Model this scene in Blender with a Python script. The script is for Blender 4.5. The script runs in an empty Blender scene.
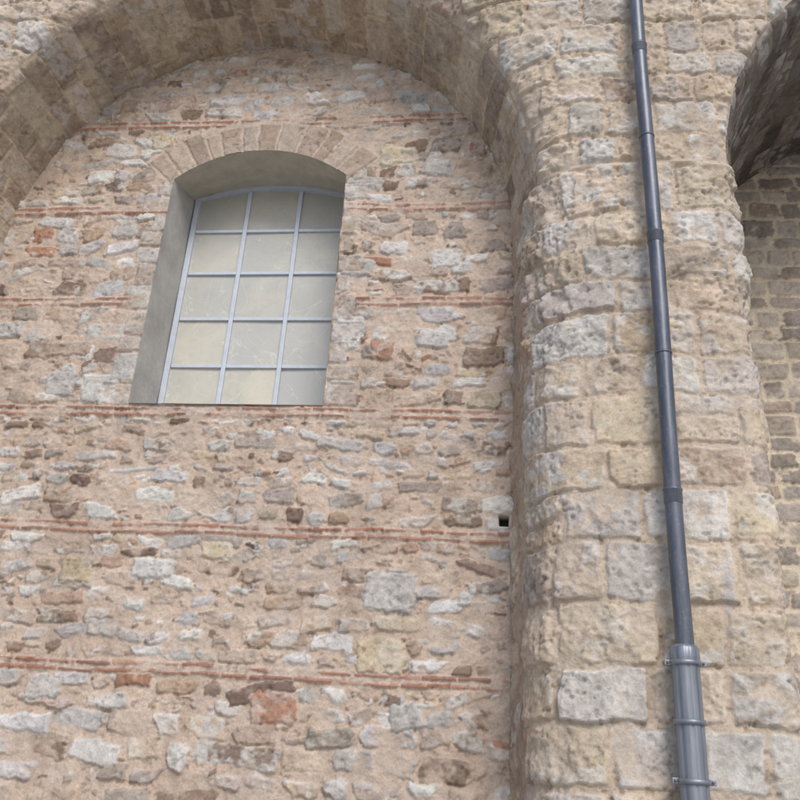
import bpy, math, random
import numpy as np
from mathutils import Vector, Matrix

rng = random.Random(7)
scene = bpy.context.scene
COL = scene.collection

# ------------------------------------------------------------------ helpers
def lin(c, k=0.85):
    out = []
    for v in c:
        v = v / 255.0
        out.append((v / 12.92 if v <= 0.04045 else ((v + 0.055) / 1.055) ** 2.4) * k)
    return np.array(out)

def _hash(ix, iy, seed):
    h = (ix.astype(np.int64) * 374761393 + iy.astype(np.int64) * 668265263 + seed * 974711) & 0xffffffff
    h = ((h ^ (h >> 13)) * 1274126177) & 0xffffffff
    h = (h ^ (h >> 16)) & 0xffff
    return h / 32767.5 - 1.0

def vn(x, y, seed):
    ix = np.floor(x); iy = np.floor(y)
    fx = x - ix; fy = y - iy
    fx = fx * fx * (3 - 2 * fx); fy = fy * fy * (3 - 2 * fy)
    a = _hash(ix, iy, seed); b = _hash(ix + 1, iy, seed)
    c = _hash(ix, iy + 1, seed); d = _hash(ix + 1, iy + 1, seed)
    return (a * (1 - fx) + b * fx) * (1 - fy) + (c * (1 - fx) + d * fx) * fy

def fbm(x, y, f, seed, octv=3):
    r = 0; amp = 1; tot = 0
    for i in range(octv):
        r = r + amp * vn(x * f + 13.7 * i, y * f + 7.3 * i, seed + i * 17)
        tot += amp; amp *= 0.55; f *= 2.1
    return r / tot * 1.4

def smst(t):
    t = np.clip(t, 0, 1)
    return t * t * (3 - 2 * t)

PALE = lin((211, 207, 202), .88)
class Panel:
    def __init__(s, u0, u1, v0, v1, step, seed, mortar, warp=1.0, mort_rel=0.010):
        nu = int(round((u1 - u0) / step)) + 1; nv = int(round((v1 - v0) / step)) + 1
        s.u = np.linspace(u0, u1, nu); s.v = np.linspace(v0, v1, nv)
        s.du = s.u[1] - s.u[0]; s.dv = s.v[1] - s.v[0]
        s.U, s.V = np.meshgrid(s.u, s.v)
        U, V = s.U, s.V
        s.seed = seed
        s.n1 = fbm(U, V, 2.2, seed, 3)
        s.n2 = fbm(U, V, 9, seed + 100, 3)
        s.n3 = fbm(U, V, 28, seed + 200, 2)
        s.nb = fbm(U, V, 6, seed + 300, 3)
        s.wu = U + warp * (0.025 * fbm(U, V, 3.5, seed + 400, 2) + 0.018 * fbm(U, V, 13, seed + 500, 2))
        s.wv = V + warp * (0.030 * fbm(U, V, 2.1, seed + 600, 2) + 0.014 * fbm(U, V, 12, seed + 700, 2))
        s.lu = U + 0.012 * fbm(U, V, 6, seed + 800, 2)
        s.lv = V + 0.018 * fbm(U * 0.6, V, 1.7, seed + 900, 3)
        s.np = smst((fbm(U, V, 7.5, seed + 1000, 3) + .05) / .30)
        s.H = mort_rel * (s.n2 + 0.5 * s.n3)
        m = np.array(mortar)
        t = (1 + 0.11 * s.n1 + 0.10 * s.n2 + 0.09 * s.n3)[..., None]
        warm = (0.5 + 0.5 * s.nb)[..., None]
        s.C = m * t * (1 + (np.array([1.03, 0.99, 0.95]) - 1) * warm * 1.5)
    def finish(s, stain=.35, pits=.010, wash=.18):
        U, V = s.U, s.V
        g = smst((fbm(U, V * .7, 1.6, s.seed + 1100, 4) - .15) / .55) * stain
        s.C = s.C * (1 - g[..., None] * (1 - np.array([.74, .68, .63])))
        w = smst((fbm(U, V, 1.3, s.seed + 1200, 4) - .2) / .5) * wash
        s.C = s.C * (1 - w[..., None]) + w[..., None] * lin((202, 193, 183), .85)
        p = smst((fbm(U, V, 24, s.seed + 1300, 2) - .35) / .25) * smst((s.nb + .15) / .4)
        s.H = s.H - pits * p
        s.C = s.C * (1 - .22 * p[..., None])
    def stone(s, cu, cv, hu, hv, rot=0, rad=0.02, col=(.4, .4, .4), amp=0.02, bev=0.02,
              cuts=(), smear=0.0, relief=0.006, edge=0.006, tilt=(0, 0), soft=False, grain=1.0, pale=0.0):
        c, sn = math.cos(rot), math.sin(rot)
        eu = abs(c) * hu + abs(sn) * hv + 0.06; ev = abs(sn) * hu + abs(c) * hv + 0.06
        i0 = max(0, int((cu - eu - s.u[0]) / s.du)); i1 = min(len(s.u), int((cu + eu - s.u[0]) / s.du) + 2)
        j0 = max(0, int((cv - ev - s.v[0]) / s.dv)); j1 = min(len(s.v), int((cv + ev - s.v[0]) / s.dv) + 2)
        if i1 <= i0 or j1 <= j0: return
        sl = (slice(j0, j1), slice(i0, i1))
        if soft: X = s.lu[sl] - cu; Y = s.lv[sl] - cv
        else: X = s.wu[sl] - cu; Y = s.wv[sl] - cv
        x = X * c + Y * sn; y = -X * sn + Y * c
        qx = np.abs(x) - (hu - rad); qy = np.abs(y) - (hv - rad)
        d = np.hypot(np.maximum(qx, 0), np.maximum(qy, 0)) + np.minimum(np.maximum(qx, qy), 0) - rad
        for (nx, ny, o) in cuts:
            d = np.maximum(d, x * nx + y * ny - o)
        d = d + edge * s.n2[sl] + edge * 0.5 * s.n3[sl]
        n2 = s.n2[sl]; n3 = s.n3[sl]
        vis = smst(-d / bev)
        a = smst(-d / 0.010)
        cover = np.clip(0.5 + (s.nb[sl] * 1.0 + 1.0 - 2.0 * smear) * 2.2, 0, 1) if smear > 0 else 1.0
        h = amp * vis * (0.35 + 0.65 * cover) + a * (relief * (n2 + 0.6 * n3) + tilt[0] * x + tilt[1] * y)
        H = s.H[sl]
        s.H[sl] = H * (1 - a) + a * np.maximum(h, H * 0.3)
        col = np.array(col)
        if pale > 0:
            q = (s.np[sl] * pale)[..., None]
            col = col * (1 - q) + PALE * q
        k = (1 + grain * (0.15 * n2 + 0.13 * n3 + 0.06 * s.n1[sl]))[..., None]
        A = (a * (0.12 + 0.88 * cover))[..., None]
        s.C[sl] = s.C[sl] * (1 - A) + A * col * k

PAL_R = [((190,186,182),3.6), ((211,208,203),3.2), ((186,170,156),2.6), ((152,134,120),1.6),
         ((199,184,163),1.2), ((168,157,148),2.4), ((176,138,118),0.24), ((178,157,139),2.2), ((134,117,106),.6)]
PAL_P = [((195,187,177),3), ((209,204,195),2.8), ((201,186,167),3.0), ((176,165,154),1.4), ((187,169,150),1.6), ((205,190,169),1.8)]
PAL_D = [((182,172,160),3), ((158,148,138),3), ((194,183,168),2), ((170,157,143),2)]
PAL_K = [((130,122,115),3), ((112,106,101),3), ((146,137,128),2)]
PAL_S = [((190,174,154),3), ((177,160,141),3), ((204,190,170),2), ((163,148,133),1.8)]
def pick(pal):
    t = rng.random() * sum(w for _, w in pal)
    for c, w in pal:
        t -= w
        if t <= 0: break
    k = rng.uniform(0.78, 0.95)
    return lin(c, k) * np.array([rng.uniform(.98, 1.04), 1, rng.uniform(.96, 1.04)])

def rubble(P, u0, u1, z0, z1, hr, wr, pal, big=0.12, smear=(0.0, 0.56), amp=(0.012, 0.034)):
    z = z0
    while z < z1 - 0.05:
        h = rng.uniform(*hr)
        if z1 - (z + h) < 0.07: h = z1 - z
        u = u0 - rng.uniform(0, 0.15)
        while u < u1:
            w = rng.uniform(*wr) * (0.6 + 0.9 * h / hr[1])
            if rng.random() < big: w *= 1.5
            t = rng.random()
            if t < 0.20:
                for _ in range(rng.randint(3, 6)):
                    P.stone(u + rng.uniform(0, w), z + rng.uniform(0.1, .9) * h, rng.uniform(.02, .06), rng.uniform(.012, .036),
                            rng.uniform(-.5, .5), 0.01, pick(pal), rng.uniform(.008, .022), 0.012, smear=rng.uniform(0, .3))
            else:
                hu = w / 2 - rng.uniform(0.006, 0.024); hv = h / 2 - rng.uniform(0.005, 0.024)
                hu = max(hu, .03); hv = max(hv, .025)
                cuts = []
                for _ in range(rng.choice([0, 1, 2, 2, 3, 3])):
                    an = rng.choice([0.7, 2.4, 3.9, 5.5]) + rng.uniform(-.5, .5)
                    cuts.append((math.cos(an), math.sin(an), (abs(math.cos(an)) * hu + abs(math.sin(an)) * hv) * rng.uniform(.55, .90)))
                P.stone(u + w / 2, z + h / 2 + rng.uniform(-.03, .03), hu, hv, rng.gauss(0, .13), rng.uniform(.012, .04), pick(pal),
                        rng.uniform(*amp), rng.uniform(.012, .032), cuts, rng.uniform(*smear),
                        rng.uniform(.004, .013), rng.uniform(.008, .021), (rng.uniform(-.07, .07), rng.uniform(-.1, .1)), pale=rng.choice([0, .35, .75]))
                if rng.random() < .45:
                    P.stone(u + rng.uniform(-.01, .02), z + rng.uniform(0, h), rng.uniform(.018, .045), rng.uniform(.012, .03),
                            rng.uniform(-.6, .6), 0.01, pick(pal), rng.uniform(.008, .02), 0.012)
            u += w
        z += h

def ashlar(P, u0, u1, z0, z1, hr, wr, pal, smear=(0.0, 0.45), joint=(.008, .02), amp=(.015, .04), rad=(.015, .05), pale=(.1, .8), zs=None):
    z = z0; zi = 0
    while z < z1 - 0.05:
        if zs is not None and zi < len(zs):
            h = zs[zi]; zi += 1
        else:
            h = rng.uniform(*hr)
        if z1 - (z + h) < hr[0] * .7: h = z1 - z
        u = u0 - rng.uniform(0, wr[0])
        while u < u1:
            w = rng.uniform(*wr)
            parts = [(u, w, z, h)]
            if rng.random() < .07 and h > .34:
                k = rng.uniform(.4, .6); parts = [(u, w, z, h * k), (u, w, z + h * k, h * (1 - k))]
            for (a, b, cc, dd) in parts:
                hu = b / 2 - rng.uniform(*joint); hv = dd / 2 - rng.uniform(*joint)
                cuts = []
                for _ in range(rng.choice([0, 0, 1, 2])):
                    an = rng.choice([0.75, 2.4, 3.9, 5.5]) + rng.uniform(-.35, .35)
                    cuts.append((math.cos(an), math.sin(an), (abs(math.cos(an)) * hu + abs(math.sin(an)) * hv) * rng.uniform(.82, .97)))
                P.stone(a + b / 2, cc + dd / 2, hu, hv, rng.gauss(0, .014), rng.uniform(*rad), pick(pal),
                        rng.uniform(*amp), rng.uniform(.010, .026), cuts, rng.uniform(*smear), rng.uniform(.004, .014),
                        rng.uniform(.006, .020), (rng.uniform(-.03, .03), rng.uniform(-.05, .05)), pale=rng.uniform(*pale))
                if rng.random() < .3:
                    P.stone(a, cc + rng.uniform(0, dd), rng.uniform(.02, .05), rng.uniform(.015, .04), rng.uniform(-.5, .5), .01, pick(pal), .015, .012)
            u += w
        z += h

def build_mesh(name, P, H, C, keep, mat, outward, parent=None):
    gu = np.gradient(P, axis=1); gv = np.gradient(P, axis=0)
    N = np.cross(gu, gv); N /= np.maximum(np.linalg.norm(N, axis=2, keepdims=True), 1e-9)
    flip = outward < 0
    if flip: N = -N
    Q = P + N * H[..., None]
    nv, nu = H.shape
    idx = np.arange(nv * nu).reshape(nv, nu)
    a = idx[:-1, :-1]; b = idx[:-1, 1:]; c = idx[1:, 1:]; d = idx[1:, :-1]
    fk = keep[:-1, :-1] & keep[:-1, 1:] & keep[1:, 1:] & keep[1:, :-1]
    F = np.stack([a[fk], b[fk], c[fk], d[fk]], axis=1)
    if flip: F = F[:, ::-1]
    used = np.zeros(nv * nu, bool); used[F.ravel()] = True
    remap = np.cumsum(used) - 1
    F = remap[F]
    V = Q.reshape(-1, 3)[used]; CC = np.clip(C.reshape(-1, 3)[used], 0.01, 0.75)
    me = bpy.data.meshes.new(name)
    me.vertices.add(len(V)); me.vertices.foreach_set("co", V.astype(np.float32).ravel())
    me.loops.add(F.size); me.loops.foreach_set("vertex_index", F.astype(np.int32).ravel())
    me.polygons.add(len(F)); me.polygons.foreach_set("loop_start", np.arange(0, F.size, 4, dtype=np.int32))
    me.polygons.foreach_set("use_smooth", np.ones(len(F), bool))
    me.update(calc_edges=True)
    at = me.color_attributes.new("Col", 'FLOAT_COLOR', 'POINT')
    at.data.foreach_set("color", np.concatenate([CC, np.ones((len(CC), 1))], axis=1).astype(np.float32).ravel())
    me.materials.append(mat)
    ob = bpy.data.objects.new(name, me); COL.objects.link(ob)
    if parent: ob.parent = parent
    return ob

# ------------------------------------------------------------------ materials
def new_mat(name):
    m = bpy.data.materials.new(name); m.use_nodes = True
    nt = m.node_tree; b = nt.nodes["Principled BSDF"]
    return m, nt, b
def tex_coord(nt, kind='Object'):
    t = nt.nodes.new('ShaderNodeTexCoord'); return t.outputs[kind]
def noise(nt, vec, scale, detail=3, rough=.6, dist=0):
    n = nt.nodes.new('ShaderNodeTexNoise'); n.inputs['Scale'].default_value = scale
    n.inputs['Detail'].default_value = detail; n.inputs['Roughness'].default_value = rough; n.inputs['Distortion'].default_value = dist
    nt.links.new(vec, n.inputs['Vector']); return n.outputs['Fac']
def mapr(nt, v, a, b, c, d):
    n = nt.nodes.new('ShaderNodeMapRange'); n.inputs[1].default_value = a; n.inputs[2].default_value = b
    n.inputs[3].default_value = c; n.inputs[4].default_value = d; nt.links.new(v, n.inputs[0]); return n.outputs[0]
def math_n(nt, op, a, b):
    n = nt.nodes.new('ShaderNodeMath'); n.operation = op
    for i, v in enumerate((a, b)):
        if isinstance(v, (int, float)): n.inputs[i].default_value = v
        else: nt.links.new(v, n.inputs[i])
    return n.outputs[0]
def mixc(nt, f, a, b, mode='MIX'):
    n = nt.nodes.new('ShaderNodeMix'); n.data_type = 'RGBA'; n.blend_type = mode
    for s, v in ((n.inputs[0], f), (n.inputs[6], a), (n.inputs[7], b)):
        if isinstance(v, (int, float)): s.default_value = v
        elif isinstance(v, (tuple, list)): s.default_value = (*v, 1) if len(v) == 3 else v
        else: nt.links.new(v, s)
    return n.outputs[2]
def bump(nt, h, strength, dist, norm=None):
    n = nt.nodes.new('ShaderNodeBump'); n.inputs['Strength'].default_value = strength; n.inputs['Distance'].default_value = dist
    nt.links.new(h, n.inputs['Height'])
    if norm: nt.links.new(norm, n.inputs['Normal'])
    return n.outputs['Normal']

def masonry_mat(name):
    m, nt, b = new_mat(name)
    co = tex_coord(nt)
    at = nt.nodes.new('ShaderNodeVertexColor'); at.layer_name = "Col"
    f1 = noise(nt, co, 48, 2, .65)
    vm = nt.nodes.new('ShaderNodeVectorMath'); vm.operation = 'SCALE'
    nt.links.new(at.outputs['Color'], vm.inputs[0]); nt.links.new(mapr(nt, f1, .3, .7, .88, 1.11), vm.inputs['Scale'])
    nt.links.new(vm.outputs[0], b.inputs['Base Color']); b.inputs['Roughness'].default_value = .95
    b.inputs['Specular IOR Level'].default_value = 0.0
    nt.links.new(bump(nt, f1, .55, .010), b.inputs['Normal'])
    return m
MAS = masonry_mat("masonry")

def simple_mat(name, col, col2, scale, rough, metal=0, bmp=.2, spec=.5):
    m, nt, b = new_mat(name)
    co = tex_coord(nt); n = noise(nt, co, scale, 4, .65)
    nt.links.new(mixc(nt, mapr(nt, n, .3, .7, 0, 1), col, col2), b.inputs['Base Color'])
    b.inputs['Roughness'].default_value = rough; b.inputs['Metallic'].default_value = metal
    b.inputs['Specular IOR Level'].default_value = spec
    nt.links.new(bump(nt, noise(nt, co, scale * 6, 3), bmp, .01), b.inputs['Normal'])
    return m

church = bpy.data.objects.new("stone_church", None); COL.objects.link(church)

# ------------------------------------------------------------------ geometry constants
XC, ZC, RA = -2.87, 7.16, 2.99          # blind arch
X2, R2 = 5.25, 3.0                      # next arch
YF = -1.25                              # front plane
WX0, WX1, WZ0 = -3.92, -1.82, 5.11      # window opening
WR, WCZ = 1.55, 6.91                    # intrados of segmental window arch
MORT = lin((196, 180, 166), .88)

# ------------------------------------------------------------------ recessed rubble wall with brick bands
def recess_wall():
    P = Panel(-5.98, 0.26, 0.0, 10.3, 0.0115, 11, MORT)
    bands = [1.15, 2.44, 3.77, 5.03, 6.36, 7.62, 8.90]
    zz = [-.05] + bands + [10.35]
    for i in range(len(zz) - 1):
        a = zz[i] + .06; b = zz[i + 1] - .06
        if i == 0: kw = dict(hr=(.16, .24), wr=(.2, .42))
        elif i in (1, 2): kw = dict(hr=(.13, .25), wr=(.16, .40))
        elif i == 3: kw = dict(hr=(.10, .19), wr=(.12, .32))
        else: kw = dict(hr=(.13, .25), wr=(.15, .38))
        rubble(P, -6, .25, a, b, kw['hr'], kw['wr'], PAL_R)
    W = lin((209, 206, 201)); CR = lin((203, 187, 160)); TE = lin((180, 142, 122)); G = lin((190, 185, 180))
    for (cu, cv, hu, hv, c) in [(-4.30, 5.30, .22, .17, W), (-4.75, 5.33, .18, .15, G), (-1.62, 5.95, .15, .22, W), (-1.25, 5.75, .14, .12, TE),
                                (-4.15, 8.62, .16, .11, CR), (-1.24, 8.33, .22, .14, CR), (-.75, 8.15, .16, .12, G), (-.28, 8.42, .10, .08, TE),
                                (-1.00, 3.20, .27, .19, G), (-3.35, 3.35, .22, .11, W), (-3.75, 2.78, .15, .10, G), (-1.05, 2.62, .22, .16, CR),
                                (-2.0, 2.15, .22, .15, TE), (-.75, 2.15, .20, .12, G), (-2.75, 3.55, .17, .09, CR), (-4.1, 3.3, .16, .14, CR * .9),
                                (-4.2, 2.22, .2, .11, G), (-1.6, 6.8, .19, .12, G), (-.6, 6.9, .17, .13, W), (-4.4, 7.35, .16, .13, G),
                                (-1.55, 7.95, .17, .12, G), (-4.75, 5.75, .26, .1, lin((184,166,150))), (-1.65, 5.3, .17, .14, G), (-.7, 5.9, .16, .12, W * .93)]:
        an = rng.choice([0.75, 2.4, 3.9, 5.5])
        P.stone(cu, cv, hu, hv, rng.gauss(0, .03), .03, c, .03, .03, [(math.cos(an), math.sin(an), (hu * abs(math.cos(an)) + hv * abs(math.sin(an))) * .85)],
                smear=.2, relief=.008, edge=.018, pale=.35)
    for bi, zb in enumerate(bands):
        P.stone(-2.87, zb, 3.2, .070, 0, .01, MORT * 1.0, .010, .02, soft=True, relief=.006, grain=1, edge=.02)
        for k in (-1, 1):
            u = -6.1 + rng.uniform(0, .3)
            while u < .3:
                w = rng.uniform(.22, .42)
                if rng.random() < .97:
                    br = lin(rng.choice([(186, 143, 124), (179, 134, 115), (192, 152, 133), (171, 132, 117), (189, 149, 132)]), rng.uniform(.78, .95))
                    P.stone(u + w / 2, zb + k * .036 + rng.uniform(-.005, .005), w / 2 - rng.uniform(.001, .007), rng.uniform(.017, .025), rng.gauss(0, .012), .006, br,
                            rng.uniform(.018, .032), .010, smear=rng.uniform(.0, .46), relief=.004, edge=.007, soft=True)
                u += w
    for sx in (-1, 1):
        z = WZ0 - .02
        xe = WX0 if sx < 0 else WX1
        while z < 8.0:
            h = rng.uniform(.2, .36); w = rng.uniform(.16, .38)
            if rng.random() < .75:
                P.stone(xe + sx * (w / 2 + .0), z + h / 2, w / 2, h / 2 - .012, 0, .015, pick([((188,179,168),2),((178,165,152),2),((198,192,186),1)]), .022, .02, smear=rng.uniform(.15, .5), soft=True, pale=.4)
            z += h
    dxy = np.hypot(P.U + 2.87, P.V - WCZ); ang = np.arctan2(P.U + 2.87, P.V - WCZ)
    ring = (dxy > WR - .05) & (dxy < 2.03 + .05 * P.n2) & (np.abs(ang) < .80 + .03 * P.n2) & (P.V > 8.0)
    n = 12; half = .79
    edges = np.cumsum([0] + [rng.uniform(.75, 1.25) for _ in range(n)]); edges = edges / edges[-1] * 2 * half - half
    aa = ang + .012 * P.n1 + .006 * P.n2
    k = np.clip(np.searchsorted(edges, aa.ravel()).reshape(aa.shape) - 1, 0, n - 1)
    dl = np.minimum(aa - edges[k], edges[k + 1] - aa) * 1.78
    jr = np.array([rng.uniform(1.92, 2.05) for _ in range(n)])
    de = np.minimum(dl - .010, jr[k] - dxy) + .005 * P.n2
    cols = np.array([lin(rng.choice([(182, 165, 149), (176, 158, 142), (191, 174, 158), (169, 152, 138), (187, 173, 159)]), rng.uniform(.78, .92)) for _ in range(n)])
    a = smst(de / .012) * ring
    rr = ring.astype(float)[..., None]
    P.C = P.C * (1 - rr) + rr * MORT * (1 + .12 * P.n2 + .1 * P.n3)[..., None]
    P.H = np.where(ring, .012 + .004 * P.n2, P.H)
    P.H = P.H * (1 - a) + a * (.012 + .016 * smst(de / .02) + .006 * P.n2 + .003 * P.n3)
    A = a[..., None] * np.clip(.9 - .4 * P.nb, .3, 1)[..., None]
    P.C = P.C * (1 - A) + A * cols[k] * (1 + .12 * P.n2 + .12 * P.n3)[..., None]
    P.H += .015 * P.n1
    P.finish()
    hole = (np.abs(P.U - .045) < .045) & (np.abs(P.V - 3.93) < .05)
    P.H = np.where(hole, -.14, P.H); P.C = np.where(hole[..., None], .05, P.C)  # hole is sunk in, and its shade painted near black
    U, V = P.U.copy(), P.V.copy()
    arcz = WCZ + np.sqrt(np.maximum(WR ** 2 - (np.clip(U, WX0, WX1) - XC) ** 2, 0))
    def snap(A, val, cond, st):
        return np.where((np.abs(A - val) < st * .51) & cond, val, A)
    inx = (U > WX0 - .012) & (U < WX1 + .012); inz = (V > WZ0 - .012) & (V < arcz + .012)
    U = snap(U, WX0, inz, P.du); U = snap(U, WX1, inz, P.du)
    V = snap(V, WZ0, inx, P.dv)
    near = (np.abs(V - arcz) < P.dv * .75) & inx
    V = np.where(near, arcz, V)
    e = 1e-5
    inside = (U > WX0 + e) & (U < WX1 - e) & (V > WZ0 + e) & (V < arcz - e)
    keep = ~inside
    dd = np.hypot(P.U - XC, np.maximum(P.V - ZC, 0))
    keep &= dd < RA + .12
    base = np.stack([U, np.zeros_like(U), V], axis=2)
    build_mesh("recessed_wall", base, P.H, P.C, keep, MAS, 1, church)
recess_wall()

# ------------------------------------------------------------------ arch profiles : offset from arch radius vs depth
def resample(pts, step=.004):
    pts = np.array(pts, float)
    d = np.r_[0, np.cumsum(np.hypot(*np.diff(pts, axis=0).T))]
    t = np.arange(0, d[-1] + 1e-9, step)
    x = np.interp(t, d, pts[:, 0]); y = np.interp(t, d, pts[:, 1])
    k = 21; ker = np.ones(k) / k
    xp = np.r_[np.full(k // 2, x[0]), x, np.full(k // 2, x[-1])]; yp = np.r_[np.full(k // 2, y[0]), y, np.full(k // 2, y[-1])]
    return np.convolve(xp, ker, 'valid'), np.convolve(yp, ker, 'valid')
PRO_R = np.array([(0, .04), (.03, -.15), (.07, -.40), (.12, -.65), (.18, -.86), (.28, -1.02), (.42, -1.12), (.58, -1.18), (.76, -1.23), (1.0, YF)])
PRO_L = np.array([(0, .04), (.012, -.15), (.03, -.40), (.045, -.65), (.055, -.84), (.07, -1.02), (.10, -1.12), (.15, -1.19), (.23, -1.235), (.40, YF)])
PRO_X = np.array([(0, 2.1), (.0, 1.5), (.0, .8), (.0, 0.2), (.01, -.5), (.03, -.95), (.07, -1.10), (.13, -1.19), (.22, -1.235), (.40, YF)])
def smooth_pro(p):
    return np.stack(resample(p), axis=1)
SR, SL, SX = smooth_pro(PRO_R), smooth_pro(PRO_L), smooth_pro(PRO_X)
CR_, CL_, CX_ = .22, .10, .10
def cut_pro(p, c): return p[:int(np.searchsorted(p[:, 0], c)) + 1]

def pier(name, xa, proA, xb, proB, step, seed, pal=PAL_P, strip=True, zs=None):
    pts = [(xa + o, y) for o, y in proA] + [(xb - o, y) for o, y in proB[::-1]]
    x, y = resample(pts)
    L = np.r_[0, np.cumsum(np.hypot(np.diff(x), np.diff(y)))]
    P = Panel(0, L[-1], 0, ZC, step, seed, lin((198, 184, 168), .88), warp=.8)
    ashlar(P, -.1, L[-1] + .1, -.1, ZC, (.28, .46), (.38, .82), pal, joint=(.010, .026), amp=(.014, .036), smear=(.0, .5), zs=zs)
    if strip:
        s0 = .66
        m = smst((s0 + .05 * P.n1 - P.U) / .06)
        Q = Panel(0, L[-1], 0, ZC, step, seed + 5, lin((187, 170, 154), .85))
        rubble(Q, -.1, .78, 0, ZC, (.18, .34), (.25, .5), PAL_S, smear=(.3, .9), amp=(.008, .022))
        P.H = P.H * (1 - m) + Q.H * m; P.C = P.C * (1 - m[..., None]) + Q.C * m[..., None]
        pk = smst(1 - np.hypot((P.U - .70) / .32, (P.V - 5.6) / .6) + .6 * P.nb)
        P.C = P.C * (1 - .5 * pk[..., None]) + .5 * pk[..., None] * lin((198, 166, 152), .9)
        bl = smst(1.2 - np.hypot((P.U - (L[-1] - 3.25 - .45)) / .05, (P.V - 3.05) / .22) + .6 * P.n3) * .3
        P.C = P.C * (1 - bl[..., None]) + bl[..., None] * lin((120, 145, 190), .8)
        # crumbling masonry higher on the pier
        er = smst((P.V - 4.4) / 1.2) * smst((P.U - .5) / .3)
        P.H += er * (.055 * fbm(P.U, P.V, 2.8, seed + 77, 3) - .02 * smst((fbm(P.U, P.V, 8, seed + 78, 3) - .1) / .3))
    P.H += .028 * P.n1
    P.finish(.32, .013, .18)
    P.H *= smst((ZC - P.V) / .05) * .999
    bx = np.interp(P.U, L, x); by = np.interp(P.U, L, y)
    base = np.stack([bx, by, P.V], axis=2)
    build_mesh(name, base, P.H, P.C, np.ones_like(P.H, bool), MAS, 1, church)

pier("buttress_pier", XC + RA, PRO_R, X2 - R2, PRO_X, .012, 31, zs=[.42, .44, .45, .42, .46, .40, .46, .50, .42, .38, .46, .38, .42, .34])
pier("buttress_pier_west", XC - RA - 2.13, PRO_X[3:], XC - RA, PRO_L, .03, 51, strip=False)
pier("buttress_pier_east", X2 + R2, PRO_X, X2 + R2 + 2.13, PRO_L, .035, 61, strip=False)

# ------------------------------------------------------------------ arch soffits
def soffit(name, xc, R, A_, B_, step, seed, pal, blend=(2.0, 1.0), amp=(.010, .020), mort=(172, 152, 132)):
    n = 120
    def rs(p):
        t = np.linspace(0, 1, n); s = np.linspace(0, 1, len(p)); return np.interp(t, s, p[:, 0]), np.interp(t, s, p[:, 1])
    ax, ay = rs(A_); bx, by = rs(B_)
    L = np.hypot(np.diff(bx), np.diff(by)).sum()
    P = Panel(0, L, 0, math.pi * R, step, seed, lin(mort, .86), warp=.4)
    v = 0
    while v < math.pi * R:
        h = rng.uniform(.22, .36); u = -rng.uniform(0, .4)
        while u < L:
            w = rng.uniform(.35, .75)
            P.stone(u + w / 2, v + h / 2, w / 2 - .009, h / 2 - .009, 0, .010, pick(pal), rng.uniform(*amp), .012, (), rng.uniform(.0, .38), .004, .006,
                    (rng.uniform(-.03, .03), rng.uniform(-.04, .04)), pale=rng.choice([0, .2, .5]))
            u += w
        v += h
    P.H += .012 * P.n1
    P.finish(.35, .006, .12)
    th = math.pi - P.V / R
    w = smst((blend[0] - th) / (blend[0] - blend[1]))
    t = P.U / L; tt = np.linspace(0, 1, n)
    o = np.interp(t, tt, ax) * (1 - w) + np.interp(t, tt, bx) * w
    y = np.interp(t, tt, ay) * (1 - w) + np.interp(t, tt, by) * w
    P.H *= smst((L - P.U) / .05) * smst(P.V / .05) * smst((math.pi * R - P.V) / .05)
    r = R + o
    base = np.stack([xc + r * np.cos(th), y, ZC + r * np.sin(th)], axis=2)
    build_mesh(name, base, P.H, P.C, np.ones_like(P.H, bool), MAS, -1, church)
soffit("blind_arch", XC, RA, cut_pro(SL, CL_ + .012), cut_pro(SR, CR_ + .012), .012, 71, PAL_S, mort=(200, 187, 167))
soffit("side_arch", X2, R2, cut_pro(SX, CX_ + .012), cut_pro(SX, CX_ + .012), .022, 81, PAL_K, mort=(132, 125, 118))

# ------------------------------------------------------------------ front wall above the piers
def off_front(U, V):
    d1 = np.hypot(U - XC, V - ZC) - RA; th = np.arctan2(V - ZC, U - XC)
    w = smst((2.0 - th) / 1.0)
    y1 = np.interp(d1, SL[:, 0], SL[:, 1]) * (1 - w) + np.interp(d1, SR[:, 0], SR[:, 1]) * w
    c1 = CL_ * (1 - w) + CR_ * w
    d2 = np.hypot(U - X2, V - ZC) - R2
    k0 = int(np.argmax(SX[:, 1] < .2))
    y2 = np.interp(d2, SX[k0:, 0], SX[k0:, 1])
    return d1 - c1, d2 - CX_, np.maximum(y1, y2)
def spandrel(name, u0, u1, step, seed):
    P = Panel(u0, u1, ZC, 11.3, step, seed, lin((198, 184, 168), .88), warp=.9)
    ashlar(P, u0 - .1, u1 + .1, ZC - .0, 11.35, (.28, .42), (.34, .72), PAL_P, joint=(.010, .028), amp=(.014, .036), smear=(0, .52))
    P.H += .032 * P.n1 + .010 * P.nb
    P.H += -.02 * smst((fbm(P.U, P.V, 8, seed + 78, 3) - .1) / .3)
    P.finish(.32, .013, .18)
    U, V = P.U.copy(), P.V.copy()
    for it in range(2):
        e1, e2, _ = off_front(U, V)
        for (e, xc) in ((e1, XC), (e2, X2)):
            near = (np.abs(e) < step * .75)
            r = np.hypot(U - xc, V - ZC); k = np.where(near & (r > .1), (r - e) / np.maximum(r, .1), 1)
            U = xc + (U - xc) * k; V = np.maximum(ZC + (V - ZC) * k, ZC)
    e1, e2, y = off_front(U, V)
    keep = (e1 > -.003) & (e2 > -.003)
    P.H *= smst(e1 / .05) * smst(e2 / .05) * smst((P.V - ZC) / .05)
    build_mesh(name, np.stack([U, y, V], axis=2), P.H, P.C, keep, MAS, 1, church)
spandrel("upper_wall", -6.6, 4.7, .0125, 91)
spandrel("upper_wall_west", -8.5, -6.6, .04, 95)
spandrel("upper_wall_east", 4.7, 10.4, .04, 97)

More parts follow.
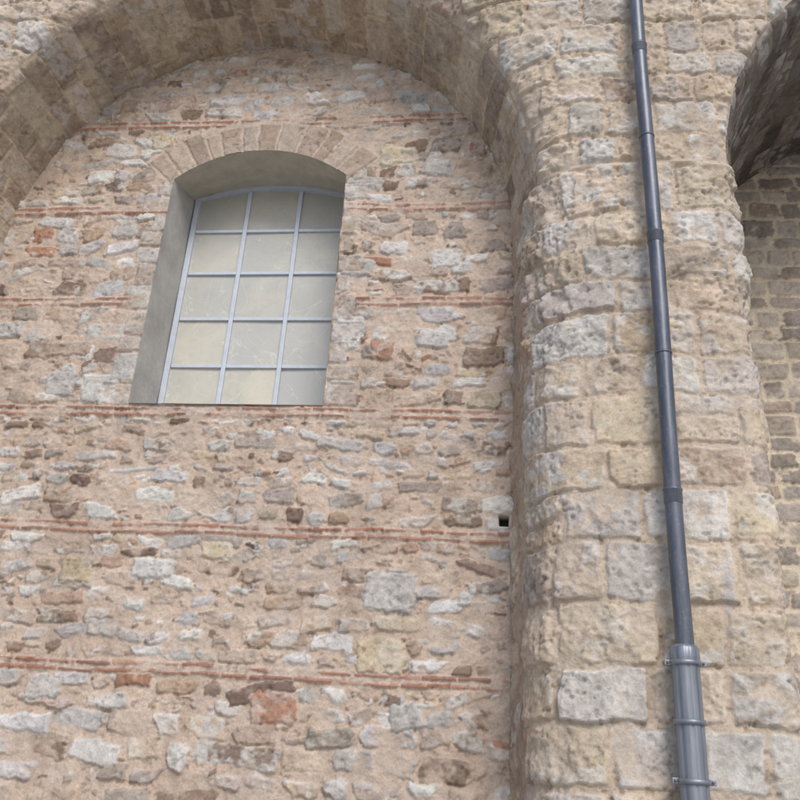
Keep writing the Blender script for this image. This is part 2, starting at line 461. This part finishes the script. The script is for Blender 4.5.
def back_wall():
    P = Panel(2.0, 8.5, 0, 10.4, .018, 101, lin((208, 197, 180), .92), warp=.7)
    ashlar(P, 2, 8.5, 0, 10.4, (.19, .30), (.28, .55), PAL_D, joint=(.012, .026), amp=(.01, .028), pale=(0, .3), smear=(0, .3))
    P.H += .012 * P.n1
    P.finish()
    build_mesh("side_recess_wall", np.stack([P.U, np.full_like(P.U, 2.0), P.V], axis=2), P.H, P.C, np.ones_like(P.H, bool), MAS, 1, church)
back_wall()

# ------------------------------------------------------------------ generic helpers
def mesh_from(name, verts, faces, mat, parent, smooth=False):
    me = bpy.data.meshes.new(name); me.from_pydata(verts, [], faces); me.materials.append(mat); me.update()
    if smooth: me.polygons.foreach_set("use_smooth", [True] * len(me.polygons))
    ob = bpy.data.objects.new(name, me); COL.objects.link(ob); ob.parent = parent; return ob
def box(name, x0, x1, y0, y1, z0, z1, mat, parent, bev=0):
    v = [(x, y, z) for x in (x0, x1) for y in (y0, y1) for z in (z0, z1)]
    f = [(0, 1, 3, 2), (4, 6, 7, 5), (0, 4, 5, 1), (2, 3, 7, 6), (0, 2, 6, 4), (1, 5, 7, 3)]
    ob = mesh_from(name, v, f, mat, parent)
    if bev:
        m = ob.modifiers.new("b", 'BEVEL'); m.width = bev; m.segments = 2
    return ob

# ------------------------------------------------------------------ window
PLAS = simple_mat("grey_render", (.50, .485, .46), (.38, .365, .345), 5, .9, bmp=.5)
PLASY = simple_mat("lime_render", (.58, .53, .43), (.42, .38, .31), 5, .9, bmp=.5)
def arcZ(x): return WCZ + math.sqrt(max(WR ** 2 - (x - XC) ** 2, 0))
def arcI(x, dr=0):
    t = (x - XC) / 1.05
    return 8.475 - .17 * t * t + dr
YW = .70
def reveal():
    zt0 = arcZ(WX0); zi = arcI(WX0); y0 = -.03
    def jamb(name, x, sgn, flip):
        nz, ny = 60, 14; v = []; f = []
        for j in range(nz + 1):
            for i in range(ny + 1):
                ty = i / ny; y = y0 + (YW + .1 - y0) * ty
                zt = zt0 + (zi + .02 - zt0) * ty
                z = WZ0 + (zt - WZ0) * j / nz
                bulge = 0.0 if i == 0 else .008 * float(vn(np.array(y * 4.0), np.array(z * 3.0), 5))
                v.append((x + sgn * (.001 + bulge * sgn), y, z))
        for j in range(nz):
            for i in range(ny):
                q = (j * (ny + 1) + i, j * (ny + 1) + i + 1, (j + 1) * (ny + 1) + i + 1, (j + 1) * (ny + 1) + i)
                f.append(q if not flip else q[::-1])
        mesh_from(name, v, f, PLAS, church, True)
    jamb("window_reveal_left", WX0, 1, False)
    jamb("window_reveal_right", WX1, -1, True)
    mesh_from("window_sill", [(WX0, y0, WZ0 + .001), (WX1, y0, WZ0 + .001), (WX1, YW + .1, WZ0 + .05), (WX0, YW + .1, WZ0 + .05)], [(0, 1, 2, 3)], PLAS, church)
    n = 40; v = []; f = []
    for i in range(n + 1):
        x = WX0 + (WX1 - WX0) * i / n
        for j in range(5):
            t = j / 4
            v.append((x, y0 + (YW + .1 - y0) * t, (arcZ(x) - .001) * (1 - t) + arcI(x) * t + .008 * math.sin(i * 1.3 + j * 2) * (j > 0)))
    for i in range(n):
        for j in range(4): f.append((5 * i + j, 5 * i + j + 1, 5 * i + j + 6, 5 * i + j + 5))
    mesh_from("window_soffit", v, f, PLASY, church, True)
reveal()

FRM = simple_mat("painted_metal_frame", (.56, .61, .68), (.47, .52, .60), 9, .45, 0, .05)
win = bpy.data.objects.new("arched_window", None); COL.objects.link(win); win.parent = church
def pane_mat():
    m, nt, b = new_mat("milky_glass")
    co = tex_coord(nt)
    oi = nt.nodes.new('ShaderNodeObjectInfo')
    vadd = nt.nodes.new('ShaderNodeVectorMath'); vadd.operation = 'ADD'; nt.links.new(co, vadd.inputs[0])
    sc = nt.nodes.new('ShaderNodeVectorMath'); sc.operation = 'SCALE'; sc.inputs[0].default_value = (37, 11, 53); nt.links.new(oi.outputs['Random'], sc.inputs['Scale'])
    nt.links.new(sc.outputs[0], vadd.inputs[1])
    vec = vadd.outputs[0]
    n1 = noise(nt, vec, 1.8, 3, .55, 1.0); n2 = noise(nt, vec, 2.0, 2, .45, 1.6)
    base = mixc(nt, mapr(nt, n1, .35, .65, 0, 1), (.48, .475, .42), (.62, .585, .48))
    base = mixc(nt, mapr(nt, oi.outputs['Random'], 0, 1, 0, .8), base, (.46, .465, .455))
    line = math_n(nt, 'ABSOLUTE', math_n(nt, 'SUBTRACT', n2, .5), 0)
    base = mixc(nt, mapr(nt, line, 0, .008, .6, 0), base, (.70, .68, .61))  # pale lines: scratches plus reflections painted into the glass colour
    dirt = noise(nt, vec, 14, 4, .7)
    base = mixc(nt, mapr(nt, dirt, .5, .75, 0, .25), base, (.36, .34, .29))
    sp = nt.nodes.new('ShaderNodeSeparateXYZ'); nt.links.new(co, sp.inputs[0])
    base = mixc(nt, mapr(nt, sp.outputs['Z'], 7.78, 7.82, 0, .4), base, (.31, .30, .285))  # top row greyer: reflection and see-through dark painted into the colour
    nt.links.new(base, b.inputs['Base Color']); b.inputs['Roughness'].default_value = .32
    b.inputs['Specular IOR Level'].default_value = .5
    nt.links.new(bump(nt, n1, .2, .05), b.inputs['Normal'])
    return m
GL = pane_mat()
fx0, fx1 = WX0 + .02, WX1 - .02
xs = [fx0 + .035 + (fx1 - fx0 - .07) * i / 3 for i in range(4)]
zs = [WZ0 + .14, 5.90, 6.53, 7.17, 7.79]
def win_build():
    y = YW
    for i in (1, 2):
        box("mullion_%d" % i, xs[i] - .026, xs[i] + .026, y - .035, y + .03, WZ0 + .05, arcI(xs[i]) - .07, FRM, win, .006)
    box("frame_left", WX0 + .011, xs[0] + .022, y - .045, y + .04, WZ0 + .05, arcI(WX0) - .02, FRM, win, .006)
    box("frame_right", xs[3] - .022, WX1 - .011, y - .045, y + .04, WZ0 + .05, arcI(WX1) - .02, FRM, win, .006)
    box("frame_bottom", xs[0] + .023, xs[3] - .023, y - .047, y + .042, WZ0 + .055, WZ0 + .14, FRM, win, .006)
    for k, z in enumerate(zs[1:]):
        for i in range(3):
            box("glazing_bar_%d_%d" % (k, i), xs[i] + .0275, xs[i + 1] - .0275, y - .030, y + .026, z - .020, z + .020, FRM, win, .005)
    n = 40; v = []; f = []
    for i in range(n + 1):
        x = xs[0] - .03 + (xs[3] - xs[0] + .06) * i / n
        a = arcI(x) - .006; b2 = arcI(x, -.065)
        v += [(x, y - .05, a), (x, y - .05, b2), (x, y + .045, b2), (x, y + .045, a)]
    for i in range(n):
        for j in range(4):
            f.append((4 * i + j, 4 * i + (j + 1) % 4, 4 * i + 4 + (j + 1) % 4, 4 * i + 4 + j))
    mesh_from("frame_head", v, f, FRM, win)
    for i in range(3):
        for k in range(5):
            t = rng.uniform(-.006, .006); t2 = rng.uniform(-.006, .006)
            x0, x1 = xs[i] + .01, xs[i + 1] - .01; z0 = zs[k] + .005
            if k < 4:
                z1 = zs[k + 1] - .005
                vs = [(x0, y + t, z0), (x1, y - t, z0), (x1, y + t2, z1), (x0, y - t2, z1)]; fs = [(0, 1, 2, 3)]
            else:
                vs = [(x0, y, z0), (x1, y, z0)]; m = 10
                for q in range(m + 1):
                    x = x1 + (x0 - x1) * q / m; vs.append((x, y, arcI(x) - .03))
                fs = [tuple(range(len(vs)))]
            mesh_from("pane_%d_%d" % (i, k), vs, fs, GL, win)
win_build()

# ------------------------------------------------------------------ drain pipe
def pipe_mat(name, c1, c2, rough, metal):
    m, nt, b = new_mat(name)
    co = tex_coord(nt)
    mp = nt.nodes.new('ShaderNodeMapping'); mp.inputs['Scale'].default_value = (6, 6, .8); nt.links.new(co, mp.inputs['Vector'])
    n = noise(nt, mp.outputs[0], 2.0, 5, .7); n2 = noise(nt, co, 30, 3, .6)
    c = mixc(nt, mapr(nt, n, .35, .65, 0, 1), c1, c2)
    c = mixc(nt, mapr(nt, n2, .58, .75, 0, .35), c, (.30, .29, .28))
    nt.links.new(c, b.inputs['Base Color'])
    nt.links.new(mapr(nt, n, .3, .7, rough - .08, rough + .12), b.inputs['Roughness']); b.inputs['Metallic'].default_value = metal
    nt.links.new(bump(nt, n, .15, .02), b.inputs['Normal'])
    return m
PD = pipe_mat("slate_painted_pipe", (.08, .09, .115), (.155, .17, .205), .38, .35)
PZ = pipe_mat("zinc_pipe", (.20, .22, .26), (.29, .31, .35), .44, .5)
drain = bpy.data.objects.new("drain_pipe", None); COL.objects.link(drain)
PX, PY = 1.35, -1.43
def lathe(name, prof, mat, cx, cy, n=48, flute=0, wob=0, parent=drain):
    v = []; f = []
    for (z, r) in prof:
        for k in range(n):
            a = 2 * math.pi * k / n
            rr = r * (1 - (flute if (k % 6 == 0) else 0))
            v.append((cx + wob * math.sin(z * 1.3) + rr * math.cos(a), cy + rr * math.sin(a), z))
    for j in range(len(prof) - 1):
        for k in range(n):
            f.append((j * n + k, j * n + (k + 1) % n, (j + 1) * n + (k + 1) % n, (j + 1) * n + k))
    return mesh_from(name, v, f, mat, parent, True)
def seg(z0, z1, r, st=.15):
    n = max(2, int((z1 - z0) / st)); return [(z0 + (z1 - z0) * i / n, r) for i in range(n + 1)]
lathe("upper_pipe", seg(2.58, 11.6, .066), PD, PX, PY, wob=.008)
for i, z in enumerate((3.74, 6.15, 8.4)):
    lathe("pipe_socket_%d" % i, [(z - .05, .067), (z - .045, .071), (z + .05, .072), (z + .055, .076), (z + .07, .076), (z + .075, .067)], PD, PX + .008 * math.sin(z * 1.3), PY)
lathe("lower_pipe", [(0.02, .098)] + seg(.05, 2.50, .098) + [(2.53, .104), (2.60, .104), (2.62, .09), (2.63, .067)], PZ, PX - .01, PY, flute=.11)
lathe("lower_pipe_collar", [(1.20, .099), (1.205, .110), (1.235, .113), (1.265, .110), (1.27, .099)], PZ, PX - .01, PY)
for i, z in enumerate((1.72, 2.10, 2.50)):
    r = .112
    lathe("clamp_band_%d" % i, [(z - .018, .099), (z - .017, r), (z + .017, r), (z + .018, .099)], PZ, PX - .01, PY)
    if i == 1: continue
    for sx in (-1, 1):
        x = PX - .01 + sx * .125
        box("clamp_lug_%d_%d" % (i, sx), x - .022, x + .022, PY - .012, PY + .012, z - .02, z + .02, PZ, drain, .004)
        box("clamp_bolt_%d_%d" % (i, sx), x - .008, x + .008, PY - .03, PY + .03, z - .008, z + .008, PD, drain, .003)
    box("clamp_stay_%d" % i, PX - .02, PX, PY + .09, PY + .26, z - .01, z + .01, PZ, drain)
for i, z in enumerate((5.0, 7.3)):
    lathe("bracket_band_%d" % i, [(z - .010, .067), (z - .009, .071), (z + .009, .071), (z + .010, .067)], PD, PX + .008 * math.sin(z * 1.3), PY)
    box("bracket_stay_%d" % i, PX - .008, PX + .008, PY + .06, PY + .26, z - .008, z + .008, PD, drain)

# ------------------------------------------------------------------ church body, cornice, ground
STN = simple_mat("plain_stone", (.36, .32, .27), (.28, .25, .22), 4, .92, bmp=.4)
box("nave_block_west", -8.2, WX0 - .05, .83, 9, 0, 11.2, STN, church)
box("roof_cornice", -8.5, 10.4, -1.45, 9, 11.3, 11.6, STN, church, .03)
DARK = simple_mat("interior_dark", (.03, .03, .03), (.02, .02, .02), 3, .9)
box("interior_backing", WX0 - .04, WX1 + .04, .82, 1.0, WZ0 - .1, 8.6, DARK, church)
def ground():
    m, nt, b = new_mat("paving")
    co = tex_coord(nt)
    br = nt.nodes.new('ShaderNodeTexBrick'); br.inputs['Scale'].default_value = 1.6; br.inputs['Color1'].default_value = (.45, .435, .41, 1)
    br.inputs['Color2'].default_value = (.39, .375, .35, 1); br.inputs['Mortar'].default_value = (.2, .19, .17, 1); br.inputs['Mortar Size'].default_value = .01
    nt.links.new(co, br.inputs['Vector'])
    nt.links.new(mixc(nt, mapr(nt, noise(nt, co, 3, 3), .35, .65, 0, .5), br.outputs['Color'], (.44, .42, .39)), b.inputs['Base Color'])
    b.inputs['Roughness'].default_value = .85
    mesh_from("ground", [(-300, -300, 0), (300, -300, 0), (300, 300, 0), (-300, 300, 0)], [(0, 1, 2, 3)], m, None)
ground()

# ------------------------------------------------------------------ light
SE, SA = 42, 160
az = math.radians(SA)
sd = Vector((math.sin(az) * math.cos(math.radians(SE)), math.cos(az) * math.cos(math.radians(SE)), math.sin(math.radians(SE))))
w = bpy.data.worlds.new("World"); scene.world = w; w.use_nodes = True
nt = w.node_tree; bg = nt.nodes["Background"]
sky = nt.nodes.new('ShaderNodeTexSky'); sky.sky_type = 'NISHITA'; sky.sun_disc = False
sky.sun_elevation = math.radians(SE); sky.sun_rotation = az
sky.dust_density = 2.0; sky.air_density = 1.0; sky.ozone_density = 1.4
nt.links.new(sky.outputs[0], bg.inputs[0]); bg.inputs[1].default_value = .15
sl = bpy.data.lights.new("sun", 'SUN'); sl.energy = 1.85; sl.angle = math.radians(26); sl.color = (1, .965, .93)
so = bpy.data.objects.new("sun", sl); COL.objects.link(so); so.rotation_euler = (-sd).to_track_quat('-Z', 'Y').to_euler(); so.location = sd * 30

# ------------------------------------------------------------------ camera
psi = math.radians(7.3); thv = math.radians(24); ro = math.radians(3.6)
fw = Vector((-math.sin(psi) * math.cos(thv), math.cos(psi) * math.cos(thv), math.sin(thv)))
r0 = fw.cross(Vector((0, 0, 1))).normalized(); u0 = r0.cross(fw)
Rv = math.cos(ro) * r0 + math.sin(ro) * u0; Uv = math.cos(ro) * u0 - math.sin(ro) * r0
cd = bpy.data.cameras.new("camera"); cam = bpy.data.objects.new("camera", cd); COL.objects.link(cam)
M = Matrix((Rv, Uv, -fw)).transposed().to_4x4(); M.translation = Vector((0, -8, 1.6)); cam.matrix_world = M
cd.sensor_width = 36; cd.lens = 36 * 858 / 800; cd.clip_end = 1000
scene.camera = cam
scene.view_settings.view_transform = 'Standard'; scene.view_settings.look = 'None'; scene.view_settings.exposure = 0
